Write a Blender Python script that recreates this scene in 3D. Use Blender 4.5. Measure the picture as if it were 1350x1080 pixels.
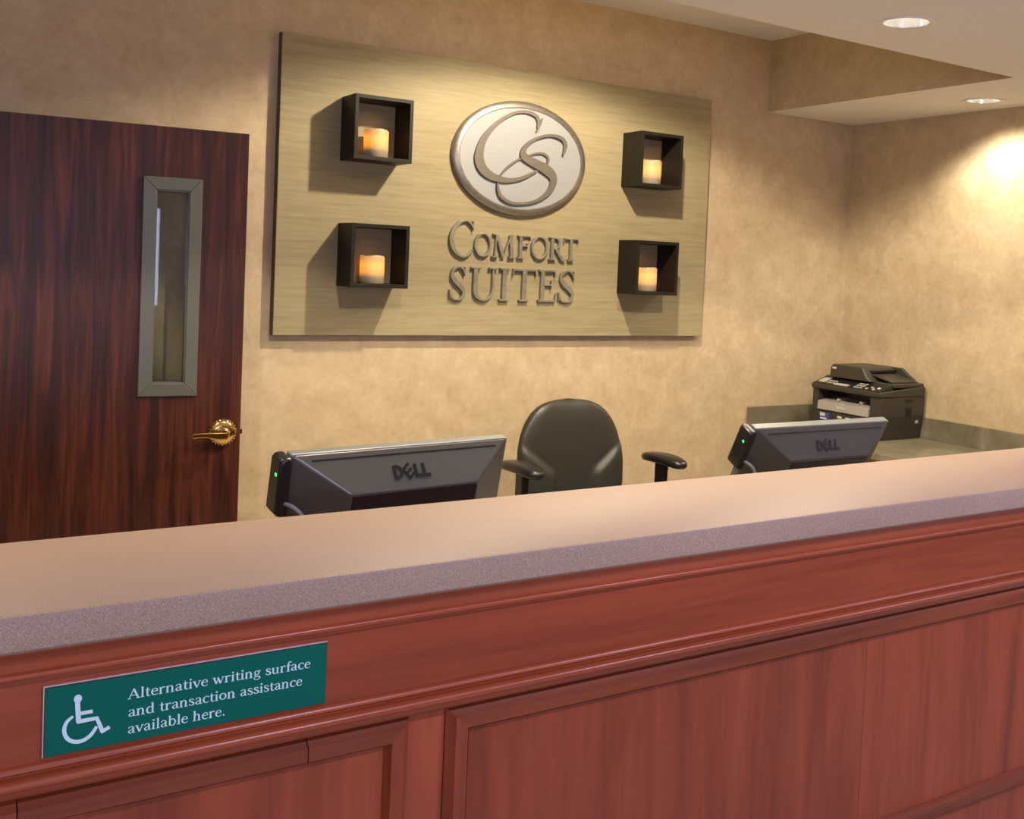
import bpy, bmesh, math, random
from mathutils import Vector, Matrix
random.seed(7)
for o in list(bpy.data.objects):
    bpy.data.objects.remove(o, do_unlink=True)
SC = bpy.context.scene
COL = SC.collection
PI = math.pi

# ------------------------------------------------------------------ camera
F_PX, PPX, PPY = 1411.45, 101.33, -133.47
CAM = Vector((-0.119, -4.092, 1.5521))
YAW, PITCH, ROLL = 0.58905, -0.03713, 0.0436
fw = Vector((math.sin(YAW) * math.cos(PITCH), math.cos(YAW) * math.cos(PITCH), math.sin(PITCH)))
rt = Vector((math.cos(YAW), -math.sin(YAW), 0))
upv = rt.cross(fw)
r2 = math.cos(ROLL) * rt + math.sin(ROLL) * upv
u2 = -math.sin(ROLL) * rt + math.cos(ROLL) * upv
cd = bpy.data.cameras.new('camera')
cd.sensor_fit = 'HORIZONTAL'
cd.sensor_width = 36.0
cd.lens = F_PX / 1350 * 36.0
cd.shift_x = -PPX / 1350
cd.shift_y = PPY / 1350
cd.clip_start = 0.05
cam = bpy.data.objects.new('camera', cd)
M = Matrix.Identity(4)
for i in range(3):
    M[i][0], M[i][1], M[i][2], M[i][3] = r2[i], u2[i], -fw[i], CAM[i]
cam.matrix_world = M
COL.objects.link(cam)
SC.camera = cam

# ------------------------------------------------------------------ world, daylight, exposure
wd = bpy.data.worlds.new('world')
SC.world = wd
wd.use_nodes = True
wd.node_tree.nodes['Background'].inputs[0].default_value = (0.80, 0.88, 1.0, 1)
wd.node_tree.nodes['Background'].inputs[1].default_value = 1.2

def area(name, loc, rot, sx, sy, power, color):
    l = bpy.data.lights.new(name, 'AREA')
    l.shape = 'RECTANGLE'
    l.size, l.size_y, l.energy, l.color = sx, sy, power, color
    o = bpy.data.objects.new(name, l)
    o.location, o.rotation_euler = loc, rot
    COL.objects.link(o)
    return o
DAY = (0.64, 0.66, 1.0)
area('daylight_rear_window', (-1.125, -7.36, 1.48), (PI / 2, 0, 0), 3.1, 0.95, 75, DAY)

SC.view_settings.view_transform = 'Standard'
SC.view_settings.look = 'None'
SC.view_settings.exposure = 0.0
SC.view_settings.gamma = 1.0
SC.view_settings.use_curve_mapping = False

# ------------------------------------------------------------------ materials
def new_mat(name):
    m = bpy.data.materials.new(name)
    m.use_nodes = True
    nt = m.node_tree
    return m, nt, nt.nodes['Principled BSDF']
def P(name, col, rough=0.5, metal=0.0, spec=0.5, coat=0.0):
    m, nt, b = new_mat(name)
    b.inputs['Base Color'].default_value = (*col, 1)
    b.inputs['Roughness'].default_value = rough
    b.inputs['Metallic'].default_value = metal
    b.inputs['Specular IOR Level'].default_value = spec
    b.inputs['Coat Weight'].default_value = coat
    return m
def node(nt, t, **kw):
    n = nt.nodes.new(t)
    for k, v in kw.items():
        setattr(n, k, v)
    return n
def noise(nt, scale, vec=None, detail=4, rough=0.55, dist=0.0):
    n = node(nt, 'ShaderNodeTexNoise')
    n.inputs['Scale'].default_value = scale
    n.inputs['Detail'].default_value = detail
    n.inputs['Roughness'].default_value = rough
    n.inputs['Distortion'].default_value = dist
    if vec is not None:
        nt.links.new(vec, n.inputs['Vector'])
    return n.outputs['Fac']
def coords(nt, scale=(1, 1, 1), rot=(0, 0, 0)):
    tc = node(nt, 'ShaderNodeTexCoord')
    mp = node(nt, 'ShaderNodeMapping')
    mp.inputs['Scale'].default_value = scale
    mp.inputs['Rotation'].default_value = rot
    nt.links.new(tc.outputs['Object'], mp.inputs['Vector'])
    return mp.outputs['Vector']
def ramp(nt, fac, stops):
    r = node(nt, 'ShaderNodeValToRGB')
    el = r.color_ramp.elements
    while len(el) < len(stops):
        el.new(0.5)
    for e, (p, c) in zip(el, stops):
        e.position = p
        e.color = (*c, 1)
    nt.links.new(fac, r.inputs['Fac'])
    return r.outputs['Color']
def mixc(nt, fac, a, b, mode='MIX'):
    n = node(nt, 'ShaderNodeMix', data_type='RGBA', blend_type=mode)
    for s, v in ((n.inputs[0], fac), (n.inputs[6], a), (n.inputs[7], b)):
        if isinstance(v, (int, float)):
            s.default_value = v
        elif isinstance(v, tuple):
            s.default_value = (*v, 1)
        else:
            nt.links.new(v, s)
    return n.outputs[2]
def bump(nt, b, h, strength=0.2, dist=0.002):
    n = node(nt, 'ShaderNodeBump')
    n.inputs['Strength'].default_value = strength
    n.inputs['Distance'].default_value = dist
    nt.links.new(h, n.inputs['Height'])
    nt.links.new(n.outputs['Normal'], b.inputs['Normal'])

def make_wallpaper():
    m, nt, b = new_mat('wallpaper')
    v = coords(nt)
    n1 = noise(nt, 9, v, 5, 0.62, 0.4)
    n2 = noise(nt, 34, v, 3, 0.6)
    c1 = ramp(nt, n1, [(0.28, (0.465, 0.360, 0.235)), (0.5, (0.525, 0.418, 0.282)), (0.74, (0.605, 0.498, 0.350))])
    c2 = ramp(nt, n2, [(0.35, (0.91, 0.90, 0.88)), (0.65, (1.04, 1.04, 1.04))])
    nt.links.new(mixc(nt, 0.8, c1, c2, 'MULTIPLY'), b.inputs['Base Color'])
    b.inputs['Roughness'].default_value = 0.62
    b.inputs['Specular IOR Level'].default_value = 0.3
    bump(nt, b, noise(nt, 160, v, 2), 0.08, 0.001)
    return m
def make_board():
    m, nt, b = new_mat('sign_board_weave')
    v = coords(nt, (2.2, 1, 38))
    n1 = noise(nt, 1.6, v, 6, 0.65, 0.5)
    v2 = coords(nt, (6, 1, 260))
    n2 = noise(nt, 1.5, v2, 3, 0.6)
    c1 = ramp(nt, n1, [(0.22, (0.235, 0.198, 0.112)), (0.5, (0.315, 0.268, 0.160)), (0.78, (0.37, 0.32, 0.20))])
    c2 = ramp(nt, n2, [(0.3, (0.88, 0.88, 0.86)), (0.7, (1.05, 1.05, 1.05))])
    nt.links.new(mixc(nt, 0.8, c1, c2, 'MULTIPLY'), b.inputs['Base Color'])
    b.inputs['Roughness'].default_value = 0.55
    b.inputs['Specular IOR Level'].default_value = 0.3
    return m
def make_wood(name, vec_scale, dark, mid, light, rough, coat, seed=0.0, contrast=(0.28, 0.5, 0.74), fine=0.6):
    m, nt, b = new_mat(name)
    tc = node(nt, 'ShaderNodeTexCoord')
    oi = node(nt, 'ShaderNodeObjectInfo')
    mp = node(nt, 'ShaderNodeMapping')
    mp.inputs['Scale'].default_value = vec_scale
    mp.inputs['Location'].default_value = (seed, seed, seed)
    nt.links.new(tc.outputs['Object'], mp.inputs['Vector'])
    ad = node(nt, 'ShaderNodeVectorMath', operation='ADD')
    nt.links.new(mp.outputs['Vector'], ad.inputs[0])
    ms = node(nt, 'ShaderNodeMath', operation='MULTIPLY')
    ms.inputs[1].default_value = 37.0
    nt.links.new(oi.outputs['Random'], ms.inputs[0])
    nt.links.new(ms.outputs[0], ad.inputs[1])
    v = ad.outputs[0]
    n1 = noise(nt, 1.0, v, 5, 0.6, 0.8)
    n2 = noise(nt, 7.0, v, 3, 0.6, 0.2)
    c1 = ramp(nt, n1, [(contrast[0], dark), (contrast[1], mid), (contrast[2], light)])
    c2 = ramp(nt, n2, [(0.35, (0.72, 0.70, 0.68)), (0.62, (1.08, 1.08, 1.08))])
    c = mixc(nt, fine, c1, c2, 'MULTIPLY')
    hs = node(nt, 'ShaderNodeHueSaturation')
    mr = node(nt, 'ShaderNodeMapRange')
    mr.inputs[3].default_value = 0.9
    mr.inputs[4].default_value = 1.1
    nt.links.new(oi.outputs['Random'], mr.inputs[0])
    nt.links.new(mr.outputs[0], hs.inputs['Value'])
    nt.links.new(c, hs.inputs['Color'])
    nt.links.new(hs.outputs['Color'], b.inputs['Base Color'])
    b.inputs['Roughness'].default_value = rough
    b.inputs['Coat Weight'].default_value = coat
    b.inputs['Coat Roughness'].default_value = 0.25
    b.inputs['Specular IOR Level'].default_value = 0.35
    return m
def make_laminate():
    m, nt, b = new_mat('speckled_laminate')
    v = coords(nt)
    n1 = noise(nt, 650, v, 1, 0.5)
    n2 = noise(nt, 420, coords(nt, (1, 1, 1), (0.5, 0.7, 0.2)), 1, 0.5)
    n3 = noise(nt, 3, v, 2, 0.5)
    c = ramp(nt, n1, [(0.30, (0.235, 0.158, 0.115)), (0.45, (0.310, 0.213, 0.160)), (0.6, (0.325, 0.227, 0.172)), (0.72, (0.41, 0.30, 0.24))])
    c2 = ramp(nt, n2, [(0.28, (0.84, 0.82, 0.80)), (0.42, (1, 1, 1))])
    c = mixc(nt, 0.8, c, c2, 'MULTIPLY')
    c3 = ramp(nt, n3, [(0.3, (0.95, 0.95, 0.95)), (0.7, (1.03, 1.03, 1.03))])
    nt.links.new(mixc(nt, 1.0, c, c3, 'MULTIPLY'), b.inputs['Base Color'])
    b.inputs['Roughness'].default_value = 0.52
    b.inputs['Specular IOR Level'].default_value = 0.3
    return m
def make_grey_laminate():
    m, nt, b = new_mat('grey_stone_laminate')
    v = coords(nt)
    n1 = noise(nt, 7, v, 5, 0.6, 0.8)
    nt.links.new(ramp(nt, n1, [(0.3, (0.13, 0.115, 0.08)), (0.55, (0.20, 0.18, 0.128)), (0.75, (0.29, 0.265, 0.195))]), b.inputs['Base Color'])
    b.inputs['Roughness'].default_value = 0.35
    return m
def make_brushed(name, col, rough, scale=(3, 3, 160), var=0.06):
    m, nt, b = new_mat(name)
    v = coords(nt, scale)
    n1 = noise(nt, 2.0, v, 3)
    lo = tuple(x * (1 - 2 * var) for x in col)
    hi = tuple(min(1, x * (1 + 2 * var)) for x in col)
    nt.links.new(ramp(nt, n1, [(0.3, lo), (0.7, hi)]), b.inputs['Base Color'])
    b.inputs['Metallic'].default_value = 0.85
    b.inputs['Roughness'].default_value = rough
    return m
def make_plastic(name, col, rough, grain=500, strength=0.12):
    m, nt, b = new_mat(name)
    b.inputs['Base Color'].default_value = (*col, 1)
    b.inputs['Roughness'].default_value = rough
    v = coords(nt)
    bump(nt, b, noise(nt, grain, v, 2), strength, 0.0006)
    return m
def make_glass():
    m = bpy.data.materials.new('window_glass')
    m.use_nodes = True
    nt = m.node_tree
    nt.nodes.clear()
    out = node(nt, 'ShaderNodeOutputMaterial')
    tr = node(nt, 'ShaderNodeBsdfTransparent')
    tr.inputs[0].default_value = (0.90, 0.93, 0.90, 1)
    gl = node(nt, 'ShaderNodeBsdfGlossy')
    gl.inputs['Roughness'].default_value = 0.02
    fr = node(nt, 'ShaderNodeFresnel')
    fr.inputs['IOR'].default_value = 1.5
    mx = node(nt, 'ShaderNodeMixShader')
    nt.links.new(fr.outputs[0], mx.inputs[0])
    nt.links.new(tr.outputs[0], mx.inputs[1])
    nt.links.new(gl.outputs[0], mx.inputs[2])
    nt.links.new(mx.outputs[0], out.inputs[0])
    return m
def make_emit(name, col, strength):
    m, nt, b = new_mat(name)
    b.inputs['Base Color'].default_value = (*col, 1)
    b.inputs['Emission Color'].default_value = (*col, 1)
    b.inputs['Emission Strength'].default_value = strength
    return m
def make_wax():
    # flameless candle: LED inside the wax, the glow sits in its upper half
    m, nt, b = new_mat('lit_candle_wax')
    tc = node(nt, 'ShaderNodeTexCoord')
    sp = node(nt, 'ShaderNodeSeparateXYZ')
    nt.links.new(tc.outputs['Object'], sp.inputs[0])
    mr = node(nt, 'ShaderNodeMapRange')
    mr.inputs[1].default_value = 0.0
    mr.inputs[2].default_value = 0.112
    nt.links.new(sp.outputs['Z'], mr.inputs[0])
    c = ramp(nt, mr.outputs[0], [(0.0, (0.0, 0.0, 0.0)), (0.22, (0.06, 0.04, 0.02)), (0.42, (0.85, 0.27, 0.015)), (0.66, (1.0, 0.36, 0.03)), (0.88, (0.55, 0.20, 0.03)), (1.0, (0.3, 0.13, 0.03))])
    b.inputs['Base Color'].default_value = (0.29, 0.235, 0.165, 1)
    nt.links.new(c, b.inputs['Emission Color'])
    b.inputs['Emission Strength'].default_value = 1.2
    b.inputs['Roughness'].default_value = 0.5
    b.inputs['Subsurface Weight'].default_value = 0.0
    return m
def make_bounce_floor():
    m, nt, b = new_mat('pale_bounce_floor')  # unseen floor, tone made pale to bounce light up to the ceiling
    v = coords(nt)
    nt.links.new(ramp(nt, noise(nt, 90, v, 4), [(0.3, (0.52, 0.47, 0.41)), (0.7, (0.62, 0.57, 0.50))]), b.inputs['Base Color'])
    b.inputs['Roughness'].default_value = 0.95
    bump(nt, b, noise(nt, 400, v, 2), 0.5, 0.004)
    return m

WALLPAPER = make_wallpaper()
BOARD = make_board()
BOARD_EDGE = P('sign_board_edge', (0.10, 0.075, 0.035), 0.6)
DOOR_WOOD = make_wood('mahogany_door', (30, 30, 1.5), (0.018, 0.0045, 0.003), (0.055, 0.011, 0.006), (0.125, 0.030, 0.013), 0.45, 0.04, 3.1, (0.34, 0.5, 0.70))
CHERRY_V = make_wood('cherry_vertical', (11, 11, 0.9), (0.15, 0.026, 0.009), (0.235, 0.044, 0.015), (0.30, 0.061, 0.022), 0.42, 0.06, 1.7, fine=0.45)
CHERRY_H = make_wood('cherry_horizontal', (0.9, 11, 16), (0.185, 0.031, 0.010), (0.25, 0.046, 0.015), (0.31, 0.061, 0.021), 0.42, 0.06, 5.3, fine=0.45)
CHERRY_R = make_wood('cherry_rail', (0.9, 11, 22), (0.115, 0.023, 0.008), (0.18, 0.037, 0.012), (0.25, 0.053, 0.018), 0.42, 0.06, 6.3, fine=0.5)
CHERRY_M = make_wood('cherry_moulding', (0.9, 11, 16), (0.24, 0.044, 0.013), (0.30, 0.058, 0.019), (0.36, 0.074, 0.025), 0.32, 0.2, 8.3, fine=0.3)
LAMINATE = make_laminate()
GREY_LAM = make_grey_laminate()
CEILING = make_plastic('ceiling_paint', (0.80, 0.775, 0.75), 0.9, 220, 0.1)
BASEB = P('painted_baseboard', (0.25, 0.17, 0.10), 0.5)
BOUNCE_FLOOR = make_bounce_floor()
ESPRESSO = make_plastic('espresso_wood', (0.014, 0.011, 0.008), 0.5, 200, 0.1)
ESPRESSO.node_tree.nodes['Principled BSDF'].inputs['Specular IOR Level'].default_value = 0.25
WAX = make_wax()
NICKEL = make_brushed('brushed_silver', (0.31, 0.325, 0.35), 0.55, (3, 3, 160), .02)
NICKEL.node_tree.nodes['Principled BSDF'].inputs['Metallic'].default_value = 0.25
NICKEL_RIM = make_brushed('brushed_silver_rim', (0.33, 0.31, 0.28), 0.36, (30, 30, 30))
NICKEL_DK = make_brushed('satin_bronze_grey', (0.155, 0.14, 0.12), 0.5, (3, 3, 60), .03)
NICKEL_DK.node_tree.nodes['Principled BSDF'].inputs['Metallic'].default_value = 0.4
LETTER = make_brushed('satin_nickel_letter', (0.28, 0.268, 0.22), 0.42, (20, 20, 20))
LETTER.node_tree.nodes['Principled BSDF'].inputs['Metallic'].default_value = 0.5
BRASS = P('polished_brass', (0.72, 0.50, 0.18), 0.16, 1.0)
FRAME_GREY = make_plastic('grey_painted_metal', (0.105, 0.11, 0.10), 0.42, 300, 0.05)
GLASS = make_glass()
BLACK = make_plastic('black_plastic', (0.012, 0.012, 0.013), 0.32)
MON_GREY = make_plastic('charcoal_plastic', (0.078, 0.076, 0.062), 0.32, 800, 0.1)
MON_SHADE = make_plastic('shaded_plastic', (0.012, 0.013, 0.016), 0.22, 800, 0.05)  # monitor shell's down-facing middle, its shade put into the colour
MON_EDGE = make_plastic('silver_grey_plastic', (0.17, 0.175, 0.17), 0.38, 800, 0.05)
BADGE = P('black_gloss', (0.010, 0.010, 0.011), 0.25)
SCREEN = P('dark_screen', (0.01, 0.01, 0.012), 0.12)
LEATHER = make_plastic('black_leather', (0.032, 0.031, 0.027), 0.40, 260, 0.25)
PRN_DARK = make_plastic('printer_charcoal', (0.045, 0.041, 0.034), 0.42, 500, 0.12)
PRN_BLACK = make_plastic('printer_black', (0.010, 0.010, 0.010), 0.4)
PRN_GREY = make_plastic('printer_grey', (0.40, 0.38, 0.36), 0.5)
WHITE_P = P('white_print', (0.75, 0.75, 0.73), 0.5)
BLUE_P = P('blue_sticker', (0.06, 0.08, 0.38), 0.4)
GREEN_LED = make_emit('green_led', (0.05, 0.9, 0.12), 2.0)
CABLE = P('grey_cable', (0.35, 0.35, 0.36), 0.45)
SIGN_GREEN = make_plastic('sign_green', (0.0, 0.105, 0.072), 0.55, 600, 0.05)
SIGN_GREEN.node_tree.nodes['Principled BSDF'].inputs['Specular IOR Level'].default_value = 0.12
SIGN_EDGE = P('sign_edge', (0.10, 0.03, 0.03), 0.25)
SIGN_RIM = P('sign_clear_rim', (0.55, 0.45, 0.45), 0.3)
SIGN_INK = P('sign_pale_lettering', (0.52, 0.70, 0.74), 0.5)
TRIM_WHITE = P('white_trim', (0.80, 0.78, 0.74), 0.35)
REFLECT = P('reflector', (0.85, 0.84, 0.82), 0.18, 0.6)
LAMP_EMIT = make_emit('lamp_glow', (1.0, 0.93, 0.80), 8.0)
WIN_FRAME = P('window_frame_white', (0.7, 0.7, 0.7), 0.4)

# ------------------------------------------------------------------ mesh helpers
class MB:
    def __init__(s):
        s.v, s.f = [], []
    def add(s, vs, fs):
        o = len(s.v)
        s.v += [tuple(v) for v in vs]
        s.f += [tuple(i + o for i in f) for f in fs]
        return s
    def box(s, x0, x1, y0, y1, z0, z1):
        vs = [(x0, y0, z0), (x1, y0, z0), (x1, y1, z0), (x0, y1, z0), (x0, y0, z1), (x1, y0, z1), (x1, y1, z1), (x0, y1, z1)]
        return s.add(vs, [(0, 3, 2, 1), (4, 5, 6, 7), (0, 1, 5, 4), (1, 2, 6, 5), (2, 3, 7, 6), (3, 0, 4, 7)])
    def hexa(s, vs):  # 8 corners ordered like box
        return s.add(vs, [(0, 3, 2, 1), (4, 5, 6, 7), (0, 1, 5, 4), (1, 2, 6, 5), (2, 3, 7, 6), (3, 0, 4, 7)])
    def prism(s, poly, a, b, fn):  # 2D polygon swept from a to b; fn(p, q, t) -> xyz
        n = len(poly)
        vs = [fn(p, q, a) for p, q in poly] + [fn(p, q, b) for p, q in poly]
        fs = [tuple(range(n - 1, -1, -1)), tuple(range(n, 2 * n))]
        fs += [(i, (i + 1) % n, (i + 1) % n + n, i + n) for i in range(n)]
        return s.add(vs, fs)
    def lathe(s, prof, n=32, axis='z', c=(0, 0, 0)):
        vs, fs = [], []
        m = len(prof)
        for i in range(n):
            a = 2 * PI * i / n
            for r, h in prof:
                x, y = r * math.cos(a), r * math.sin(a)
                p = (x, y, h) if axis == 'z' else ((x, h, y) if axis == 'y' else (h, x, y))
                vs.append((p[0] + c[0], p[1] + c[1], p[2] + c[2]))
        for i in range(n):
            j = (i + 1) % n
            for k in range(m - 1):
                fs.append((i * m + k, j * m + k, j * m + k + 1, i * m + k + 1))
        return s.add(vs, fs)
    def tube(s, pts, r, n=10, caps=True):
        pts = [Vector(p) for p in pts]
        rr = r if isinstance(r, (list, tuple)) else [r] * len(pts)
        vs, fs = [], []
        ref = Vector((0, 0, 1))
        for i, p in enumerate(pts):
            d = (pts[min(i + 1, len(pts) - 1)] - pts[max(i - 1, 0)]).normalized()
            if abs(d.dot(ref)) > 0.95:
                ref = Vector((1, 0, 0))
            a = d.cross(ref).normalized()
            b = d.cross(a).normalized()
            for k in range(n):
                t = 2 * PI * k / n
                vs.append(p + rr[i] * (math.cos(t) * a + math.sin(t) * b))
        for i in range(len(pts) - 1):
            for k in range(n):
                l = (k + 1) % n
                fs.append((i * n + k, i * n + l, (i + 1) * n + l, (i + 1) * n + k))
        if caps:
            fs.append(tuple(range(n - 1, -1, -1)))
            fs.append(tuple((len(pts) - 1) * n + k for k in range(n)))
        return s.add(vs, fs)
    def grid(s, rows, closed=False):  # list of rows of points
        n = len(rows[0])
        vs = [p for r in rows for p in r]
        fs = []
        for i in range(len(rows) - 1):
            for k in range(n if closed else n - 1):
                l = (k + 1) % n
                fs.append((i * n + k, i * n + l, (i + 1) * n + l, (i + 1) * n + k))
        return s.add(vs, fs)
    def off(s, d):
        s.v = [(x + d[0], y + d[1], z + d[2]) for x, y, z in s.v]
        return s
    def build(s, name, mat, parent=None, bevel=0.0, seg=2, smooth=False, angle=40, sub=0):
        me = bpy.data.meshes.new(name)
        me.from_pydata(s.v, [], s.f)
        bm = bmesh.new()
        bm.from_mesh(me)
        bmesh.ops.recalc_face_normals(bm, faces=bm.faces)
        bm.to_mesh(me)
        bm.free()
        o = bpy.data.objects.new(name, me)
        COL.objects.link(o)
        me.materials.append(mat)
        if smooth:
            for p in me.polygons:
                p.use_smooth = True
            me.set_sharp_from_angle(angle=math.radians(angle))
        if bevel:
            md = o.modifiers.new('bevel', 'BEVEL')
            md.width, md.segments, md.limit_method, md.angle_limit = bevel, seg, 'ANGLE', math.radians(35)
        if sub:
            md = o.modifiers.new('sub', 'SUBSURF')
            md.levels = md.render_levels = sub
        if parent is not None:
            o.parent = parent
        return o
def thing(name, label, cat, loc=(0, 0, 0), rotz=0.0, group=None):
    o = bpy.data.objects.new(name, None)
    o.empty_display_size = 0.05
    COL.objects.link(o)
    o.location = loc
    o.rotation_euler = (0, 0, rotz)
    return tag(o, label, cat, group)
def tag(o, label, cat, group=None):
    o['label'], o['category'] = label, cat
    if group:
        o['group'] = group
    return o
def struct(o):
    o['kind'] = 'structure'
    return o
def smoothpts(pts, sub=5, closed=False):
    if len(pts) < 3:
        return pts
    out = []
    n = len(pts)
    rng = range(n) if closed else range(n - 1)
    for i in rng:
        g = (lambda k: pts[k % n]) if closed else (lambda k: pts[max(0, min(n - 1, k))])
        p0, p1, p2, p3 = g(i - 1), g(i), g(i + 1), g(i + 2)
        for j in range(sub):
            t = j / sub
            out.append(tuple(0.5 * (2 * b + (c - a) * t + (2 * a - 5 * b + 4 * c - d) * t * t + (3 * b - a - 3 * c + d) * t ** 3)
                             for a, b, c, d in zip(p0, p1, p2, p3)))
    out.append(pts[0] if closed else pts[-1])
    return out
def ribbon(mb, pts, fn, d0, d1):
    """pts (u, v, width) -> a raised ribbon between depths d0 (back) and d1 (front); fn(u, v, d) -> xyz"""
    n = len(pts)
    L, Rr = [], []
    for i in range(n):
        a, b = pts[max(i - 1, 0)], pts[min(i + 1, n - 1)]
        dx, dy = b[0] - a[0], b[1] - a[1]
        l = math.hypot(dx, dy) or 1.0
        nx, ny = -dy / l, dx / l
        w = max(pts[i][2], 1e-5) / 2
        L.append((pts[i][0] + nx * w, pts[i][1] + ny * w))
        Rr.append((pts[i][0] - nx * w, pts[i][1] - ny * w))
    vs = []
    for i in range(n):
        vs += [fn(*L[i], d0), fn(*Rr[i], d0), fn(*Rr[i], d1), fn(*L[i], d1)]
    fs = [(0, 1, 2, 3), (4 * n - 1, 4 * n - 2, 4 * n - 3, 4 * n - 4)]
    for i in range(n - 1):
        a, b = 4 * i, 4 * i + 4
        for k in range(4):
            l = (k + 1) % 4
            fs.append((a + k, b + k, b + l, a + l))
    mb.add(vs, fs)

# ------------------------------------------------------------------ lettering (own serif glyphs, x-height / cap-height = 1)
def st(x, y0, y1, w=.17):
    return ('l', [(x, y0, w), (x, y1, w)])
def hb(x0, x1, y, w=.08):
    return ('l', [(x0, y, w), (x1, y, w)])
def foot(x, y=.035, h=.34):
    return hb(x - h / 2, x + h / 2, y, .07)
def flag(x, y):
    return ('l', [(x - .17, y - .06, .05), (x, y - .02, .09)])
def ell(cx, cy, rx, ry, thick=.17, thin=.07, n=20):
    p = []
    for i in range(n + 1):
        a = 2 * PI * i / n
        p.append((cx + rx * math.cos(a), cy + ry * math.sin(a), thin + (thick - thin) * abs(math.cos(a)) ** 1.5))
    return ('l', p)
LOW = {
 'a': (.80, [('s', [(.12, .76, .14), (.20, .92, .08), (.36, .97, .07), (.52, .88, .13), (.56, .70, .17)]), st(.56, .72, .1, .17), ('s', [(.56, .12, .15), (.64, .03, .08), (.78, .10, .05)]),
            ('s', [(.56, .58, .06), (.30, .48, .08), (.13, .28, .16), (.20, .08, .12), (.34, .04, .08), (.52, .16, .06)])]),
 'b': (.92, [st(.2, .05, 1.5), flag(.2, 1.5), ('s', [(.22, .78, .06), (.40, .95, .09), (.64, .88, .13), (.76, .5, .18), (.64, .10, .13), (.40, .03, .08), (.22, .12, .06)])]),
 'c': (.74, [('s', [(.66, .78, .15), (.58, .93, .10), (.42, .97, .07), (.20, .80, .13), (.13, .5, .18), (.20, .18, .14), (.42, .03, .09), (.60, .09, .07), (.68, .2, .05)])]),
 'd': (.94, [st(.70, .05, 1.5), flag(.70, 1.5), hb(.70, .90, .045, .07), ('s', [(.68, .78, .06), (.50, .95, .09), (.26, .88, .13), (.14, .5, .18), (.26, .10, .13), (.50, .03, .08), (.68, .14, .06)])]),
 'e': (.78, [hb(.18, .68, .56, .07), ('s', [(.66, .56, .12), (.60, .85, .12), (.42, .97, .07), (.20, .80, .13), (.13, .5, .18), (.20, .16, .14), (.42, .03, .09), (.60, .09, .07), (.70, .2, .05)])]),
 'f': (.52, [st(.25, .03, 1.2), foot(.25), hb(.06, .50, .93), ('s', [(.25, 1.15, .17), (.32, 1.42, .11), (.46, 1.5, .08), (.60, 1.40, .14)])]),
 'g': (.84, [ell(.38, .66, .23, .29, .14), ('l', [(.56, .86, .07), (.80, .95, .09)]), ('s', [(.26, .42, .07), (.17, .25, .11), (.32, .12, .13), (.60, .06, .15), (.72, -.12, .12), (.58, -.34, .08), (.34, -.38, .08), (.12, -.27, .10), (.14, -.06, .07), (.30, .10, .06)])]),
 'h': (.95, [st(.2, .03, 1.5), flag(.2, 1.5), foot(.2), ('s', [(.24, .74, .06), (.42, .95, .09), (.60, .90, .13), (.68, .68, .17), (.68, .35, .17), (.68, .03, .17)]), foot(.70)]),
 'i': (.46, [st(.22, .03, .97), flag(.22, .97), foot(.22), ('l', [(.12, 1.32, .20), (.32, 1.32, .20)])]),
 'l': (.46, [st(.22, .03, 1.5), flag(.22, 1.5), foot(.22)]),
 'n': (.95, [st(.2, .03, .97), flag(.2, .97), foot(.2), ('s', [(.24, .74, .06), (.42, .95, .09), (.60, .90, .13), (.68, .68, .17), (.68, .35, .17), (.68, .03, .17)]), foot(.70)]),
 'o': (.90, [ell(.44, .5, .31, .46)]),
 'r': (.68, [st(.2, .03, .97), flag(.2, .97), foot(.2), ('s', [(.24, .68, .06), (.36, .90, .09), (.50, .96, .12), (.60, .86, .17)])]),
 's': (.68, [('s', [(.54, .74, .10), (.48, .91, .09), (.34, .97, .08), (.16, .88, .13), (.17, .68, .15), (.36, .52, .17), (.55, .34, .16), (.54, .12, .13), (.34, .03, .08), (.16, .09, .09), (.10, .27, .10)])]),
 't': (.56, [('l', [(.24, 1.3, .05), (.24, .95, .17), (.24, .25, .17)]), ('s', [(.24, .28, .17), (.29, .07, .13), (.42, .03, .08), (.54, .12, .05)]), hb(.04, .50, .93)]),
 'u': (.95, [st(.2, .32, .95), flag(.2, .97), ('s', [(.2, .4, .17), (.25, .10, .14), (.42, .03, .09), (.64, .2, .06)]), st(.68, .03, .95), flag(.68, .97), hb(.68, .86, .05, .07)]),
 'v': (.82, [('l', [(.12, .95, .17), (.42, .02, .17)]), ('l', [(.42, .02, .08), (.70, .95, .08)]), foot(.13, .95), foot(.70, .95, .28)]),
 'w': (1.22, [('l', [(.12, .95, .17), (.38, .02, .17)]), ('l', [(.38, .02, .08), (.60, .92, .08)]), ('l', [(.54, .95, .17), (.82, .02, .17)]), ('l', [(.82, .02, .08), (1.08, .95, .08)]), foot(.13, .95), foot(1.08, .95, .28)]),
 'A': (1.22, [('l', [(.14, .04, .08), (.60, 1.42, .08)]), ('l', [(.58, 1.42, .19), (1.04, .04, .19)]), hb(.30, .86, .50), foot(.14, .035, .3), foot(1.04, .035, .36)]),
 '.': (.42, [('l', [(.10, .10, .20), (.30, .10, .20)])]),
 ' ': (.46, []),
}
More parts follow.
